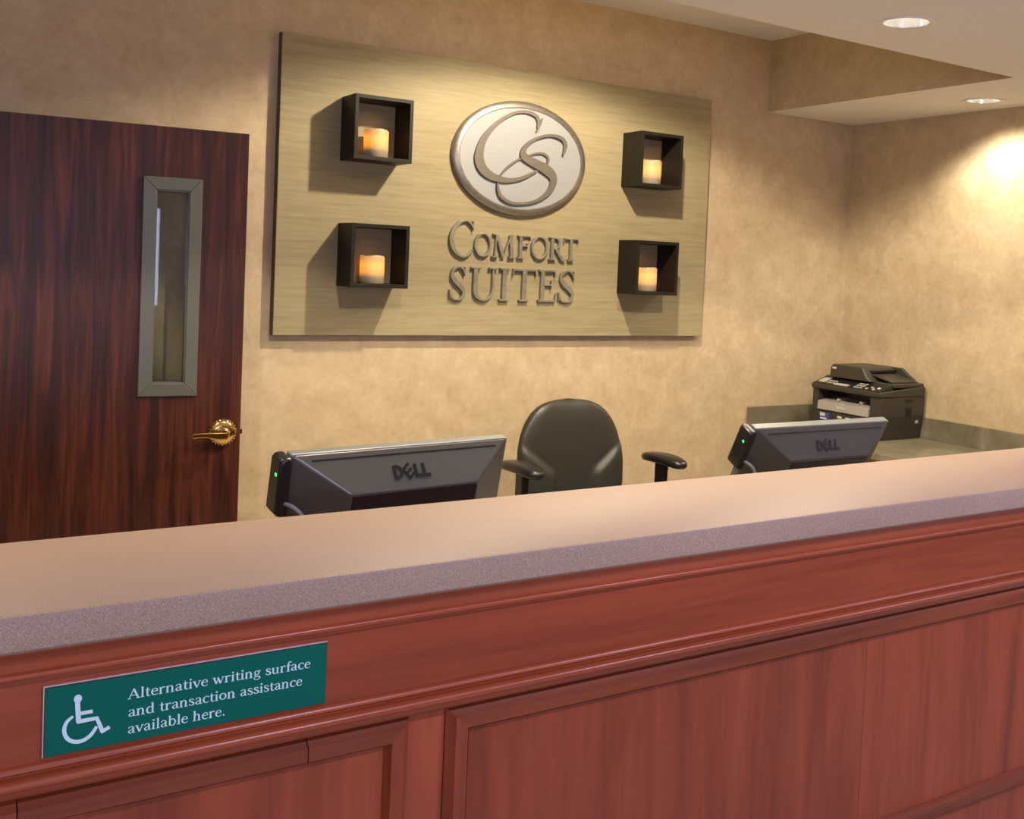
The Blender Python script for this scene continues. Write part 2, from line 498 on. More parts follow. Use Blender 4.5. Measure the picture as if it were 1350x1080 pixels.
# capitals, box 0..1 wide and high
CAP = {
 'C': [('s', [(.94, .80, .035), (.86, .90, .07), (.66, .985, .045), (.40, .92, .09), (.14, .66, .135), (.10, .42, .15), (.22, .16, .12), (.48, .015, .07), (.74, .03, .07), (.96, .18, .04)]), ('l', [(.95, .98, .02), (.955, .72, .045)])],
 'O': [ell(.5, .5, .44, .475, .135, .05, 28)],
 'M': [('l', [(.14, .03, .05), (.18, .97, .05)]), ('l', [(.19, .97, .13), (.50, .03, .13)]), ('l', [(.50, .03, .05), (.80, .97, .05)]), ('l', [(.80, .97, .14), (.86, .03, .14)]), hb(.01, .27, .025, .05), hb(.72, 1.0, .025, .05), hb(.04, .2, .975, .05), hb(.8, .96, .975, .05)],
 'F': [st(.26, .03, .97, .2), hb(.04, .55, .025, .05), hb(.04, .95, .97, .06), hb(.26, .74, .54, .05), ('l', [(.92, .99, .05), (.96, .78, .03)]), ('l', [(.74, .66, .04), (.74, .42, .04)])],
 'R': [st(.22, .03, .97, .17), hb(.02, .44, .025, .05), hb(.02, .3, .975, .05), ('s', [(.22, .96, .05), (.44, .96, .07), (.62, .86, .13), (.62, .64, .13), (.44, .51, .06), (.26, .50, .05)]), ('s', [(.42, .52, .15), (.62, .26, .15), (.80, .06, .13), (1.0, .02, .05)])],
 'T': [st(.5, .03, .97, .17), hb(.30, .70, .025, .05), hb(.04, .96, .965, .06), ('l', [(.05, .99, .05), (.02, .76, .03)]), ('l', [(.95, .99, .05), (.98, .76, .03)])],
 'S': [('s', [(.84, .78, .05), (.74, .93, .08), (.50, .985, .05), (.24, .91, .10), (.15, .74, .14), (.30, .58, .17), (.62, .42, .18), (.82, .25, .15), (.72, .07, .10), (.46, .01, .05), (.20, .06, .08), (.08, .22, .06)]), ('l', [(.86, .98, .03), (.87, .72, .05)]), ('l', [(.05, .30, .05), (.06, .02, .03)])],
 'U': [st(.19, .36, .97, .14), ('s', [(.19, .45, .14), (.22, .18, .13), (.40, .03, .07), (.62, .04, .06), (.78, .20, .06), (.82, .45, .06)]), st(.82, .4, .97, .065), hb(.02, .38, .975, .05), hb(.66, .98, .975, .05)],
 'I': [st(.5, .03, .97, .34), hb(.08, .92, .025, .05), hb(.08, .92, .975, .05)],
 'E': [st(.24, .03, .97, .18), hb(.04, .92, .03, .06), hb(.04, .88, .97, .06), hb(.24, .70, .53, .05), ('l', [(.90, .02, .04), (.97, .26, .03)]), ('l', [(.86, .99, .05), (.88, .78, .03)]), ('l', [(.70, .66, .04), (.70, .40, .04)])],
}
def strokes(mb, sts, fn, d0, d1, ws=1.0):
    for k, (kind, pts) in enumerate(sts):
        p = [(a, b, c * ws) for a, b, c in pts]
        ribbon(mb, smoothpts(p, 5) if kind == 's' else p, fn, d0, d1 + (d1 - d0) * .05 * k)
def text_low(mb, text, fn, d0, d1):
    x = 0.0
    for ch in text:
        adv, sts = LOW[ch]
        strokes(mb, sts, lambda u, v, d, x=x: fn(u + x, v, d), d0, d1)
        x += adv
    return x
def text_len(t):
    return sum(LOW[c][0] for c in t)

# ------------------------------------------------------------------ dimensions of the place
XR, XL, YREAR = 4.290, -3.0, -7.5
ZS, ZC, XS, YS = 2.390, 2.750, 3.663, -1.42
CT, CB = 1.120, 1.0735            # countertop top / underside
YB, YF = -2.365, -2.710           # countertop back / front edge
ZD = 0.7735                       # desk top height

# ------------------------------------------------------------------ room shell
struct(MB().box(XL, XR, YREAR, 0.12, -0.1, 0).build('floor', BOUNCE_FLOOR))
struct(MB().box(XL - .12, XR + .12, 0, 0.12, 0, ZC + .1).build('wall_back', WALLPAPER))
struct(MB().box(XR, XR + .12, YREAR, 0, 0, ZC + .1).build('wall_right', WALLPAPER))
# left wall and rear wall with window openings toward daylight
WZ0, WZ1 = 1.0, 1.95
def wall_open(name, fn, a0, a1, b0, b1, z1):
    m = MB()
    m.box(*fn(a0, b0), 0, z1); m.box(*fn(b1, a1), 0, z1)
    m.box(*fn(b0, b1), 0, WZ0); m.box(*fn(b0, b1), WZ1, z1)
    return struct(m.build(name, WALLPAPER))
struct(MB().box(XL - .12, XL, YREAR, 0, 0, ZC + .1).build('wall_left', WALLPAPER))
wall_open('wall_rear', lambda p, q: (p, q, YREAR - .12, YREAR), XL, XR, -2.7, .45, ZC + .1)
def window(name, fn, a0, a1, n):
    root = bpy.data.objects.new(name, None); COL.objects.link(root); struct(root)
    m = MB()
    for z0, z1 in ((WZ0, WZ0 + .05), (WZ1 - .05, WZ1)):
        m.box(*fn(a0, a1, .05), z0, z1)
    for i in range(n + 1):
        c = a0 + (a1 - a0) * i / n
        m.box(*fn(c - .03, c + .03, .05), WZ0 + .05, WZ1 - .05)
    m.build('window_frame', WIN_FRAME, root)
    for i in range(n):
        c0, c1 = a0 + (a1 - a0) * i / n + .03, a0 + (a1 - a0) * (i + 1) / n - .03
        MB().box(*fn(c0, c1, .006), WZ0 + .05, WZ1 - .05).build('pane', GLASS, root)
window('window_1', lambda p, q, t: (p, q, YREAR - .06 - t / 2, YREAR - .06 + t / 2), -2.7, .45, 3)

# lights: positions in the lower ceiling and in the raised tray
SOFFIT_LIGHTS = [(2.641, -1.734), (4.055, -.995), (1.227, -1.734), (-.187, -1.734), (.95, -4.20), (2.35, -4.20), (3.75, -4.20)]
TRAY_LIGHTS = [(2.15, -1.10)]
RC = 0.076
def plate_with_holes(outer, holes, z, up_=False):
    bm = bmesh.new()
    def loop(pts):
        vs = [bm.verts.new((x, y, z)) for x, y in pts]
        for i in range(len(vs)):
            bm.edges.new((vs[i], vs[(i + 1) % len(vs)]))
    loop(outer)
    for (cx, cy) in holes:
        loop([(cx + RC * math.cos(2 * PI * i / 32), cy + RC * math.sin(2 * PI * i / 32)) for i in range(32)])
    bmesh.ops.triangle_fill(bm, use_beauty=True, use_dissolve=False, edges=bm.edges[:], normal=(0, 0, -1))
    vs = [v.co[:] for v in bm.verts]
    bm.verts.index_update()
    fs = [tuple(v.index for v in f.verts) for f in bm.faces]
    bm.free()
    return vs, fs
m = MB()
m.add(*plate_with_holes([(XL, YREAR), (XR, YREAR), (XR, 0), (XS, 0), (XS, YS), (XL, YS)], SOFFIT_LIGHTS, ZS))
struct(m.build('ceiling', CEILING))
m = MB()
m.add(*plate_with_holes([(XL, YS), (XS, YS), (XS, 0), (XL, 0)], TRAY_LIGHTS, ZC))
struct(m.build('ceiling_tray', CEILING))
struct(MB().box(XS, XS + .02, YS, 0, ZS + .0005, ZC + .05).build('wall_soffit', WALLPAPER))
struct(MB().box(XL, XS, YS - .02, YS, ZS + .0005, ZC + .05).build('wall_tray', WALLPAPER))
struct(MB().box(XL, XR, YREAR, 0, ZC + .16, ZC + .26).build('ceiling_deck', CEILING))
for nm, bx_ in (('baseboard_back', (1.05, XR - .66, -.014, 0)), ('baseboard_left', (XL, XL + .014, -3.2, -.02))):
    struct(MB().box(*bx_, 0, .10).build(nm, BASEB, bevel=.004))

def downlight(x, y, z, power, half, blend, label, color=(1.0, .80, .55), radius=.045):
    t = thing('recessed_downlight', label, 'ceiling light', (x, y, z), 0, 'recessed ceiling downlights')
    MB().lathe([(RC - .004, -.001), (RC + .013, -.006), (RC + .018, -.004), (RC + .019, 0), (RC - .004, .002)], 40).build('trim_ring', TRIM_WHITE, t, smooth=True)
    MB().lathe([(RC - .003, 0), (RC - .006, .03), (RC - .016, .07), (RC - .03, .10), (RC - .036, .108), (.0, .110)], 40).build('reflector', REFLECT, t, smooth=True)
    MB().lathe([(.0, .062), (.022, .064), (.034, .074), (.038, .088), (.03, .104), (.0, .106)], 24).build('lamp', LAMP_EMIT, t, smooth=True)
    mm = MB()
    mm.box(-.003, .003, -.056, .056, .056, .062)
    mm.build('lamp_bracket', TRIM_WHITE, t)
    l = bpy.data.lights.new('downlight_beam', 'SPOT')
    l.energy, l.color, l.shadow_soft_size = power, color, radius
    l.spot_size, l.spot_blend = 2 * math.radians(half), blend
    o = bpy.data.objects.new('downlight_beam', l)
    o.location = (0, 0, -.008)
    COL.objects.link(o)
    o.parent = t
    return t
WARM = (1.0, .84, .60)
COOL = (.68, .68, 1.0)
downlight(2.641, -1.734, ZS, 78, 64, .12, 'round recessed ceiling light in the lower ceiling nearest the top edge of the picture', WARM)
downlight(4.055, -.995, ZS, 46, 65, .55, 'round recessed ceiling light close to the right wall behind the counter', (1.0, .88, .66))
downlight(1.227, -1.734, ZS, 62, 64, .12, 'round recessed ceiling light over the staff side of the counter, in front of the sign', WARM)
downlight(-.187, -1.734, ZS, 50, 64, .12, 'round recessed ceiling light in front of the mahogany door', WARM)
downlight(.95, -4.20, ZS, 88, 68, .3, 'round recessed ceiling light over the lobby, leftmost of the lobby row', COOL)
downlight(2.35, -4.20, ZS, 88, 68, .3, 'round recessed ceiling light over the lobby, middle of the lobby row', COOL)
downlight(3.75, -4.20, ZS, 88, 68, .3, 'round recessed ceiling light over the lobby, rightmost of the lobby row', COOL)
downlight(2.15, -1.10, ZC, 168, 74, .25, 'round recessed ceiling light in the raised ceiling above the wall sign', WARM, .035)

# ------------------------------------------------------------------ door (open, lying back towards the wall)
HX, HY = 0.107, -0.050
dr = bpy.data.objects.new('door_1', None); COL.objects.link(dr); struct(dr)
dr.location = (HX, HY, 0); dr.rotation_euler = (0, 0, math.atan2(-.110, .893))
DW, DH, DT = .900, 1.984, .045
wx0, wx1, wz0, wz1 = .592, .702, 1.082, 1.762
m = MB()
m.box(0, wx0, 0, DT, .01, DH); m.box(wx1, DW, 0, DT, .01, DH)
m.box(wx0, wx1, 0, DT, .01, wz0); m.box(wx0, wx1, 0, DT, wz1, DH)
m.build('door_slab', DOOR_WOOD, dr)
fx0, fx1, fz0, fz1 = .549, .745, 1.036, 1.807
def mitre(name, a, b, c, d, mat, par, y0, y1, y2):
    """frame member: outer edge a-b, inner edge d-c (x,z); y0 back, y1 outer front, y2 inner front"""
    vs = [(a[0], y0, a[1]), (b[0], y0, b[1]), (c[0], y0, c[1]), (d[0], y0, d[1]), (a[0], y1, a[1]), (b[0], y1, b[1]), (c[0], y2, c[1]), (d[0], y2, d[1])]
    return MB().hexa(vs).build(name, mat, par, bevel=.0025)
O = [(fx0, fz0), (fx1, fz0), (fx1, fz1), (fx0, fz1)]
I = [(wx0, wz0), (wx1, wz0), (wx1, wz1), (wx0, wz1)]
for i in range(4):
    j = (i + 1) % 4
    mitre('window_trim', O[i], O[j], I[j], I[i], FRAME_GREY, dr, .002, -.012, -.016)
m = MB()
m.box(wx0, wx0 + .004, -.012, DT, wz0, wz1); m.box(wx1 - .004, wx1, -.012, DT, wz0, wz1)
m.box(wx0, wx1, -.012, DT, wz0, wz0 + .004); m.box(wx0, wx1, -.012, DT, wz1 - .004, wz1)
m.build('window_lining', FRAME_GREY, dr)
MB().box(wx0 + .003, wx1 - .003, .019, .024, wz0 + .003, wz1 - .003).build('pane', GLASS, dr)
lx, lz = .838, .902
hd = MB().lathe([(0, -.018), (.018, -.018), (.036, -.016), (.043, -.011), (.048, -.006), (.049, 0)], 40, 'y', (lx, 0, lz)).build('door_handle', BRASS, dr, smooth=True, angle=50)
m = MB()
for i in range(24):
    a = 2 * PI * i / 24
    m.tube([(lx + .040 * math.cos(a), -.013, lz + .040 * math.sin(a)), (lx + .047 * math.cos(a), -.008, lz + .047 * math.sin(a))], .0035, 6)
m.build('rose_fluting', BRASS, hd, smooth=True)
MB().lathe([(0, -.058), (.014, -.058), (.021, -.052), (.022, -.040), (.018, -.018)], 28, 'y', (lx, 0, lz)).build('lever_hub', BRASS, hd, smooth=True)
lp = [(lx + .012, lz - .006, .026), (lx - .02, lz - .006, .026), (lx - .05, lz - .003, .020), (lx - .08, lz - .002, .017), (lx - .102, lz - .004, .017)]
m = MB()
ribbon(m, smoothpts(lp, 4), lambda u, v, d: (u, d, v), -.046, -.060)
m.box(lx - .108, lx - .096, -.060, -.030, lz - .013, lz + .005)
m.build('lever', BRASS, hd, bevel=.003, smooth=True)
m = MB(); m.box(DW, DW + .010, .014, .030, lz - .012, lz + .010); m.build('latch_bolt', BRASS, dr, bevel=.002)
m = MB(); m.box(DW - .0005, DW + .001, .008, .037, lz - .05, lz + .05); m.build('latch_plate', BRASS, dr)
for z in (.25, 1.0, 1.75):
    m = MB(); m.tube([(-.004, .012, z - .05), (-.004, .012, z + .05)], .007, 12); m.build('hinge', BRASS, dr, smooth=True)

# ------------------------------------------------------------------ wall sign
PT = -.040
SX0, SX1, SZ0, SZ1 = 1.146, 3.257, 1.245, 2.395
ws = thing('wall_sign', 'large tan panel sign with silver oval emblem and raised lettering on the back wall', 'sign', (2.2, 0, SZ0))
wo = (-2.2, 0, -SZ0)
MB().box(SX0, SX1, PT, -.001, SZ0, SZ1).off(wo).build('board', BOARD, ws, bevel=.0015)
m = MB()
m.box(SX0 - .0012, SX0 - .0002, PT + .003, -.002, SZ0, SZ1)
m.box(SX1 + .0002, SX1 + .0012, PT + .003, -.002, SZ0, SZ1)
m.box(SX0, SX1, PT + .003, -.002, SZ0 - .0012, SZ0 - .0002)
m.off(wo).build('board_edge', BOARD_EDGE, ws)
ECX, ECZ, EA, EB = 2.1935, 2.011, .330, .246
def ellip(k, y, n=72):
    return [(ECX + (EA - k) * math.cos(2 * PI * i / n), y, ECZ + (EB - k) * math.sin(2 * PI * i / n)) for i in range(n)]
m = MB()
rows = [ellip(0, PT), ellip(0, PT - .018), ellip(.003, PT - .022), ellip(.026, PT - .030), ellip(.029, PT - .0295), ellip(.031, PT - .025)]
m.grid(rows, closed=True)
rim = m.off(wo).build('emblem', NICKEL_RIM, ws, smooth=True, angle=35)
m = MB()
e = ellip(.0305, PT - .025)
m.v = list(e) + [(p[0], PT - .003, p[2]) for p in e]
n = len(e)
m.f = [tuple(range(n)), tuple(range(2 * n - 1, n - 1, -1))] + [(i, (i + 1) % n, n + (i + 1) % n, n + i) for i in range(n)]
m.off(wo).build('emblem_face', NICKEL, rim)
CS = [(2.283, 2.194, .0033), (2.272, 2.17, .0088), (2.254, 2.129, .0055)]
CA = [(2.258, 2.150, .006), (2.263, 2.170, .013), (2.260, 2.186, .0165), (2.244, 2.203, .0175), (2.202, 2.212, .0143), (2.152, 2.205, .0132), (2.106, 2.183, .0143), (2.062, 2.15, .016), (2.021, 2.107, .022), (1.993, 2.062, .03), (1.98, 2.01, .040), (1.985, 1.976, .0442), (2.003, 1.948, .0418), (2.037, 1.926, .0352), (2.078, 1.916, .0286), (2.125, 1.913, .021), (2.177, 1.923, .0165), (2.224, 1.943, .0135), (2.265, 1.966, .0095)]
SA = [(2.393, 2.042, .0044), (2.402, 2.071, .0143), (2.402, 2.098, .0185), (2.376, 2.12, .0165), (2.324, 2.125, .0121), (2.276, 2.113, .011), (2.232, 2.091, .0125), (2.199, 2.059, .0187), (2.192, 2.028, .0319), (2.217, 2.01, .0363), (2.257, 1.995, .0385), (2.3, 1.979, .044), (2.338, 1.956, .0429), (2.35, 1.925, .0319), (2.335, 1.888, .024), (2.3, 1.854, .0154), (2.253, 1.831, .0121), (2.194, 1.819, .011), (2.135, 1.82, .0132), (2.093, 1.841, .0154), (2.076, 1.87, .013), (2.073, 1.898, .0077), (2.089, 1.935, .0065), (2.122, 1.971, .0080), (2.167, 2.003, .0077), (2.226, 2.029, .0077), (2.267, 2.042, .0088), (2.302, 2.04, .0099), (2.32, 2.021, .0118), (2.313, 1.991, .0044)]
fxz = lambda u, v, d: (u, d, v)
m = MB()
ribbon(m, smoothpts(CA, 5), fxz, PT - .024, PT - .036)
ribbon(m, smoothpts(CS, 4), fxz, PT - .024, PT - .0362)
m.off(wo).build('emblem_letter', NICKEL_DK, rim, bevel=.001)
m = MB()
ribbon(m, smoothpts(SA[:22], 5), fxz, PT - .024, PT - .0375)
ribbon(m, smoothpts(SA[21:], 5), fxz, PT - .024, PT - .0350)
m.off(wo).build('emblem_letter', NICKEL_DK, rim, bevel=.001)
def sign_letter(ch, x0, x1, z0, z1):
    m = MB()
    w, h = x1 - x0, z1 - z0
    for ki, (kind, pts) in enumerate(CAP[ch]):
        p = smoothpts(pts, 5) if kind == 's' else pts
        q = []
        for i, (a, b, c) in enumerate(p):
            # stroke width mostly follows letter width for stems, height for bars
            j0, j1 = max(i - 1, 0), min(i + 1, len(p) - 1)
            dx, dy = abs(p[j1][0] - p[j0][0]) * w, abs(p[j1][1] - p[j0][1]) * h
            k = dy / (dx + dy + 1e-9)
            q.append((x0 + a * w, z0 + b * h, c * (k * w + (1 - k) * h) * 1.05))
        ribbon(m, q, fxz, PT, PT - .016 - .00025 * ki)
    m.off(wo).build('letter', LETTER, ws, bevel=.0008)
zb1, zt1 = 1.582, 1.683
for ch, a, b in (('O', 1.986, 2.068), ('M', 2.069, 2.184), ('F', 2.193, 2.261), ('O', 2.265, 2.351), ('R', 2.354, 2.441), ('T', 2.432, 2.509)):
    sign_letter(ch, a, b, zb1, zt1)
sign_letter('C', 1.867, 1.983, 1.580, 1.733)
for ch, a, b in (('S', 1.875, 1.958), ('U', 1.972, 2.105), ('I', 2.109, 2.165), ('T', 2.176, 2.297), ('E', 2.305, 2.405), ('S', 2.411, 2.505)):
    sign_letter(ch, a, b, 1.3965, 1.538)

# ------------------------------------------------------------------ shadow boxes with candles
BW, BD, TH = .239, .147, .0145
def shadow_box(x, z, bl, cl, cdx):
    h = .2465
    t = thing('wall_box', bl, 'shelf', (x, PT, z), 0, 'open square boxes on the wall sign')
    MB().box(0, BW, -BD, 0, 0, TH).build('bottom_board', ESPRESSO, t, bevel=.001)
    MB().box(0, BW, -BD, 0, h - TH, h).build('top_board', ESPRESSO, t, bevel=.001)
    MB().box(0, TH, -BD, 0, TH, h - TH).build('side_board', ESPRESSO, t, bevel=.001)
    MB().box(BW - TH, BW, -BD, 0, TH, h - TH).build('side_board', ESPRESSO, t, bevel=.001)
    c = thing('candle', cl, 'candle', (x + cdx, PT - .075, z + TH), 0, 'flameless candles in the wall boxes')
    R, n = .048, 40
    rows = []
    for k, (r, zz) in enumerate([(0, 0), (R - .003, 0), (R, .003), (R, .045), (R, .095), (R, .106), (R - .003, .110), (R - .009, .109), (R - .013, .100), (R - .02, .096), (0, .095)]):
        rows.append([(r * math.cos(2 * PI * i / n), r * math.sin(2 * PI * i / n), zz + (.0022 * math.sin(3 * 2 * PI * i / n + x * 9) if 5 <= k <= 7 else 0)) for i in range(n)])
    MB().grid(rows, closed=True).build('wax_body', WAX, c, smooth=True, angle=50)
    MB().tube([(0, 0, .095), (.001, 0, .104)], .0016, 8).build('wick', BLACK, c)
shadow_box(1.387, 1.932, 'dark square wall box at the upper left of the tan sign', 'lit ivory pillar candle in the upper left wall box', .117)
shadow_box(1.390, 1.441, 'dark square wall box at the lower left of the tan sign', 'lit ivory pillar candle in the lower left wall box', .116)
shadow_box(2.737, 1.935, 'dark square wall box at the upper right of the tan sign', 'lit ivory pillar candle in the upper right wall box', .112)
shadow_box(2.739, 1.4435, 'dark square wall box at the lower right of the tan sign', 'lit ivory pillar candle in the lower right wall box', .112)

# ------------------------------------------------------------------ reception counter
CX0, CX1 = -2.0, XR - .004
m = MB()
r = .004
prof = [(YB, CB), (YF + r, CB), (YF, CB + r), (YF, CT - .006), (YF + .002, CT - .002), (YF + .006, CT), (YB + .003, CT), (YB, CT - .003)]
m.prism(prof, CX0, CX1, lambda p, q, t: (t, p, q))
tag(m.build('countertop', LAMINATE, smooth=True, angle=30), 'long speckled tan countertop slab with a thick pale front edge', 'countertop')
ct = thing('reception_counter', 'long cherry wood reception counter front with framed panels below the countertop', 'counter', (1.2, -2.6, 0))
co = (-1.2, 2.6, 0)
alongx = lambda p, q, t: (t, p, q)
YFACE = -2.664
MB().box(CX0, CX1, YFACE + .019, YB - .02, .0, CB).off(co).build('carcass', CHERRY_V, ct)
# crown moulding right under the slab
cp = [(-2.655, CB), (-2.694, CB), (-2.694, 1.068), (-2.691, 1.065), (-2.687, 1.058), (-2.685, 1.050), (-2.685, 1.0435), (-2.6895, 1.042), (-2.6910, 1.0385), (-2.6895, 1.0350), (-2.684, 1.033), (-2.684, 1.030), (-2.655, 1.030)]
MB().prism(cp, CX0, CX1, alongx).off(co).build('crown_moulding', CHERRY_M, ct, smooth=True, angle=50)
MB().box(CX0, CX1, -2.678, -2.655, .915, 1.031).off(co).build('frieze_board', CHERRY_H, ct)
bp = [(-2.655, .927), (-2.681, .927), (-2.684, .9245), (-2.685, .9205), (-2.682, .918), (-2.682, .916)]
for i in range(9):
    a = PI / 2 + PI * (i / 8)
    bp.append((-2.6895 + .0095 * math.cos(a), .9085 + .0075 * math.sin(a)))
bp += [(-2.686, .901), (-2.686, .899), (-2.685, .893), (-2.682, .8885), (-2.674, .887), (-2.655, .887)]
MB().prism(bp, CX0, CX1, alongx).off(co).build('bead_moulding', CHERRY_M, ct, smooth=True, angle=50)
MB().box(CX0, CX1, YFACE, YFACE + .018, .0, .890).off(co).build('face_board', CHERRY_V, ct)
MB().box(CX0, CX1, YFACE - .012, YFACE, .0, .13).off(co).build('base_board', CHERRY_H, ct, bevel=.003)
def member(a, b, c, d, mat, name):
    """frame member with bevelled outer and inner edge; a-b outer edge, c-d inner edge reversed (x,z)"""
    Y0, Y1 = YFACE, YFACE - .017
    def lerp(p, q, t): return (p[0] + (q[0] - p[0]) * t, p[1] + (q[1] - p[1]) * t)
    rows = []
    for t, y in ((0, Y0 + .003), (0, Y0 - .004), (.16, Y0 - .010), (.30, Y1), (.80, Y1), (.86, Y1 + .004), (1.0, Y0 - .002), (1.0, Y0 + .003)):
        p, q = lerp(a, d, t), lerp(b, c, t)
        rows.append([(p[0], y, p[1]), (q[0], y, q[1])])
    m = MB().grid(rows)
    n = len(rows)
    m.f += [tuple(2 * i for i in range(n)), tuple(2 * i + 1 for i in range(n - 1, -1, -1)), (0, 1, 2 * n - 1, 2 * n - 2)]
    return m.off(co).build(name, mat, ct, smooth=True, angle=25)
def cut_member(a, b, c, d, cuts, mat, name):
    """horizontal member split at given x positions"""
    xs = [None] + cuts + [None]
    for i in range(len(xs) - 1):
        l, r_ = xs[i], xs[i + 1]
        A = a if l is None else (l + .0008, a[1]); D = d if l is None else (l + .0008, d[1])
        B = b if r_ is None else (r_ - .0008, b[1]); Cc = c if r_ is None else (r_ - .0008, c[1])
        member(A, B, Cc, D, mat, name)
def framed(x0, x1, z0, z1, w, seams, cuts=()):
    a, b, c, d = (x0, z1), (x1, z1), (x1, z0), (x0, z0)
    A, B, C_, D = (x0 + w, z1 - w), (x1 - w, z1 - w), (x1 - w, z0 + w), (x0 + w, z0 + w)
    cut_member(a, b, B, A, list(cuts), CHERRY_R, 'frame_rail')
    member(d, c, C_, D, CHERRY_R, 'frame_rail')
    member(a, d, D, A, CHERRY_V, 'frame_stile')
    member(b, c, C_, B, CHERRY_V, 'frame_stile')
    xs = [x0 + w] + seams + [x1 - w]
    for i in range(len(xs) - 1):
        MB().box(xs[i] + .0004, xs[i + 1] - .0004, YFACE - .0035, YFACE + .001, z0 + w, z1 - w).off(co).build('veneer_panel', CHERRY_V, ct)
framed(-.42, .545, .42, .883, .038, [], (.033, .390))
framed(.606, 2.56, .42, .883, .040, [1.532])
framed(2.62, 4.24, .42, .883, .040, [3.1, 3.6])
framed(-1.95, -.48, .42, .883, .040, [-1.4, -.9])

# ------------------------------------------------------------------ green accessibility sign
YSG = -2.678
sg = thing('accessibility_sign', 'small green plaque with white wheelchair symbol and lettering on the counter front', 'sign', (.2335, YSG, .933))
so = (-.2335, -YSG, -.933)
gx0, gx1, gz0, gz1 = .0590, .4120, .9320, 1.0185
MB().box(gx0, gx1, YSG - .003, YSG, gz0, gz1).off(so).build('backing_plate', SIGN_EDGE, sg)
m = MB(); m.box(gx0 - .0010, gx0, YSG - .0035, YSG, gz0, gz1 + .001); m.box(gx0, gx1, YSG - .0035, YSG, gz1, gz1 + .0010)
m.off(so).build('clear_rim', SIGN_RIM, sg)
MB().box(gx0 + .0012, gx1 - .0016, YSG - .0046, YSG - .002, gz0 + .0014, gz1 - .0014).off(so).build('green_face', SIGN_GREEN, sg)
D0, D1 = YSG - .0044, YSG - .0052
for i, (txt, x0, x1, z) in enumerate((('Alternative writing surface', .1530, .3885, .9870), ('and transaction assistance', .1540, .3775, .9645), ('available here.', .1540, .2750, .9430))):
    m = MB()
    s = (x1 - x0) / text_len(txt)
    sz = .0088
    text_low(m, txt, lambda u, v, d, s=s, x0=x0, z=z: (x0 + u * s, d, z + v * sz), D0, D1)
    m.off(so).build('lettering', SIGN_INK, sg)
m = MB()
hcx, hcz = .0945, 1.0022
m.prism([(hcx + .0046 * math.cos(2 * PI * i / 20), hcz + .0052 * math.sin(2 * PI * i / 20)) for i in range(20)], D0, D1, lambda p, q, t: (p, t, q))
ribbon(m, [(.0942, .998, .0056), (.0958, .9735, .0056)], fxz, D0, D1 - .00006 * 1)
ribbon(m, [(.0940, .9738, .0052), (.1165, .9738, .0052), (.1235, .9555, .0050)], fxz, D0, D1 - .00006 * 2)
ribbon(m, [(.1215, .9552, .0044), (.1315, .9598, .0044)], fxz, D0, D1 - .00006 * 3)
ribbon(m, [(.095, .9835, .0044), (.1115, .9835, .0044)], fxz, D0, D1 - .00006 * 4)
wc = [(.0895, .9815, .003), (.0825, .9755, .0042), (.0800, .9655, .0046), (.0835, .9555, .0046), (.0915, .9495, .0046), (.1010, .9490, .0046), (.1100, .9540, .0046), (.1165, .9635, .0036)]
ribbon(m, smoothpts(wc, 5), fxz, D0, D1 - .00006 * 5)
m.off((.0015, 0, -.0035)).off(so).build('wheelchair_symbol', SIGN_INK, sg)

# ------------------------------------------------------------------ desks behind the counter
dk = thing('staff_desk', 'low staff desk behind the counter that carries the two monitors', 'desk', (1.8, -2.0, 0))
ko = (-1.8, 2.0, 0)
MB().box(.15, 3.655, -2.38, -1.72, ZD - .032, ZD).off(ko).build('desk_top', GREY_LAM, dk, bevel=.003)
for x in (.17, 1.85, 3.60):
    MB().box(x, x + .03, -2.36, -1.78, 0, ZD - .032).off(ko).build('side_panel', CHERRY_V, dk)
dt = thing('side_desk', 'grey laminate desk in the corner by the right wall, under the printer', 'desk', (3.97, -1.1, 0))
do = (-3.97, 1.1, 0)
MB().box(3.662, XR - .002, -2.36, -.002, ZD - .032, ZD).off(do).build('desk_top', GREY_LAM, dt, bevel=.003)
struct(MB().box(3.618, XR - .002, -.020, -.002, ZD + .0005, .8787).build('trim_1', GREY_LAM, bevel=.001))
struct(MB().box(XR - .020, XR - .002, -2.36, -.0205, ZD + .0005, .8787).build('trim_2', GREY_LAM, bevel=.001))
for y in (-.06, -1.2, -2.33):
    MB().box(3.70, XR - .03, y - .03, y, 0, ZD - .032).off(do).build('side_panel', CHERRY_V, dt)

# ------------------------------------------------------------------ monitors
BRANDL = {
 'D': [('l', [(.13, 0, .26), (.13, 1, .26)]), ('s', [(.13, .88, .24), (.45, .88, .24), (.72, .68, .26), (.76, .5, .27), (.72, .32, .26), (.45, .12, .24), (.13, .12, .24)])],
 'L': [('l', [(.13, 0, .26), (.13, 1, .26)]), ('l', [(.13, .12, .24), (.68, .12, .24)])],
}
def dell(mb, fn, d0, d1):
    for ch, ox in (('D', 0), ('L', 1.98), ('L', 2.74)):
        strokes(mb, BRANDL[ch], lambda u, v, d, ox=ox: fn(u + ox, v, d), d0, d1)
    # tilted E
    a = math.radians(35)
    def te(u, v, d):
        x, y = u - .42, v - .5
        return fn(1.42 + x * math.cos(a) - y * math.sin(a), .5 + x * math.sin(a) + y * math.cos(a), d)
    for k, s in enumerate(([(.12, 0, .2), (.12, 1, .2)], [(.12, .1, .2), (.85, .1, .2)], [(.12, .5, .18), (.80, .5, .18)], [(.12, .9, .2), (.85, .9, .2)])):
        ribbon(mb, s, te, d0, d1 + .00008 * (k + 1))
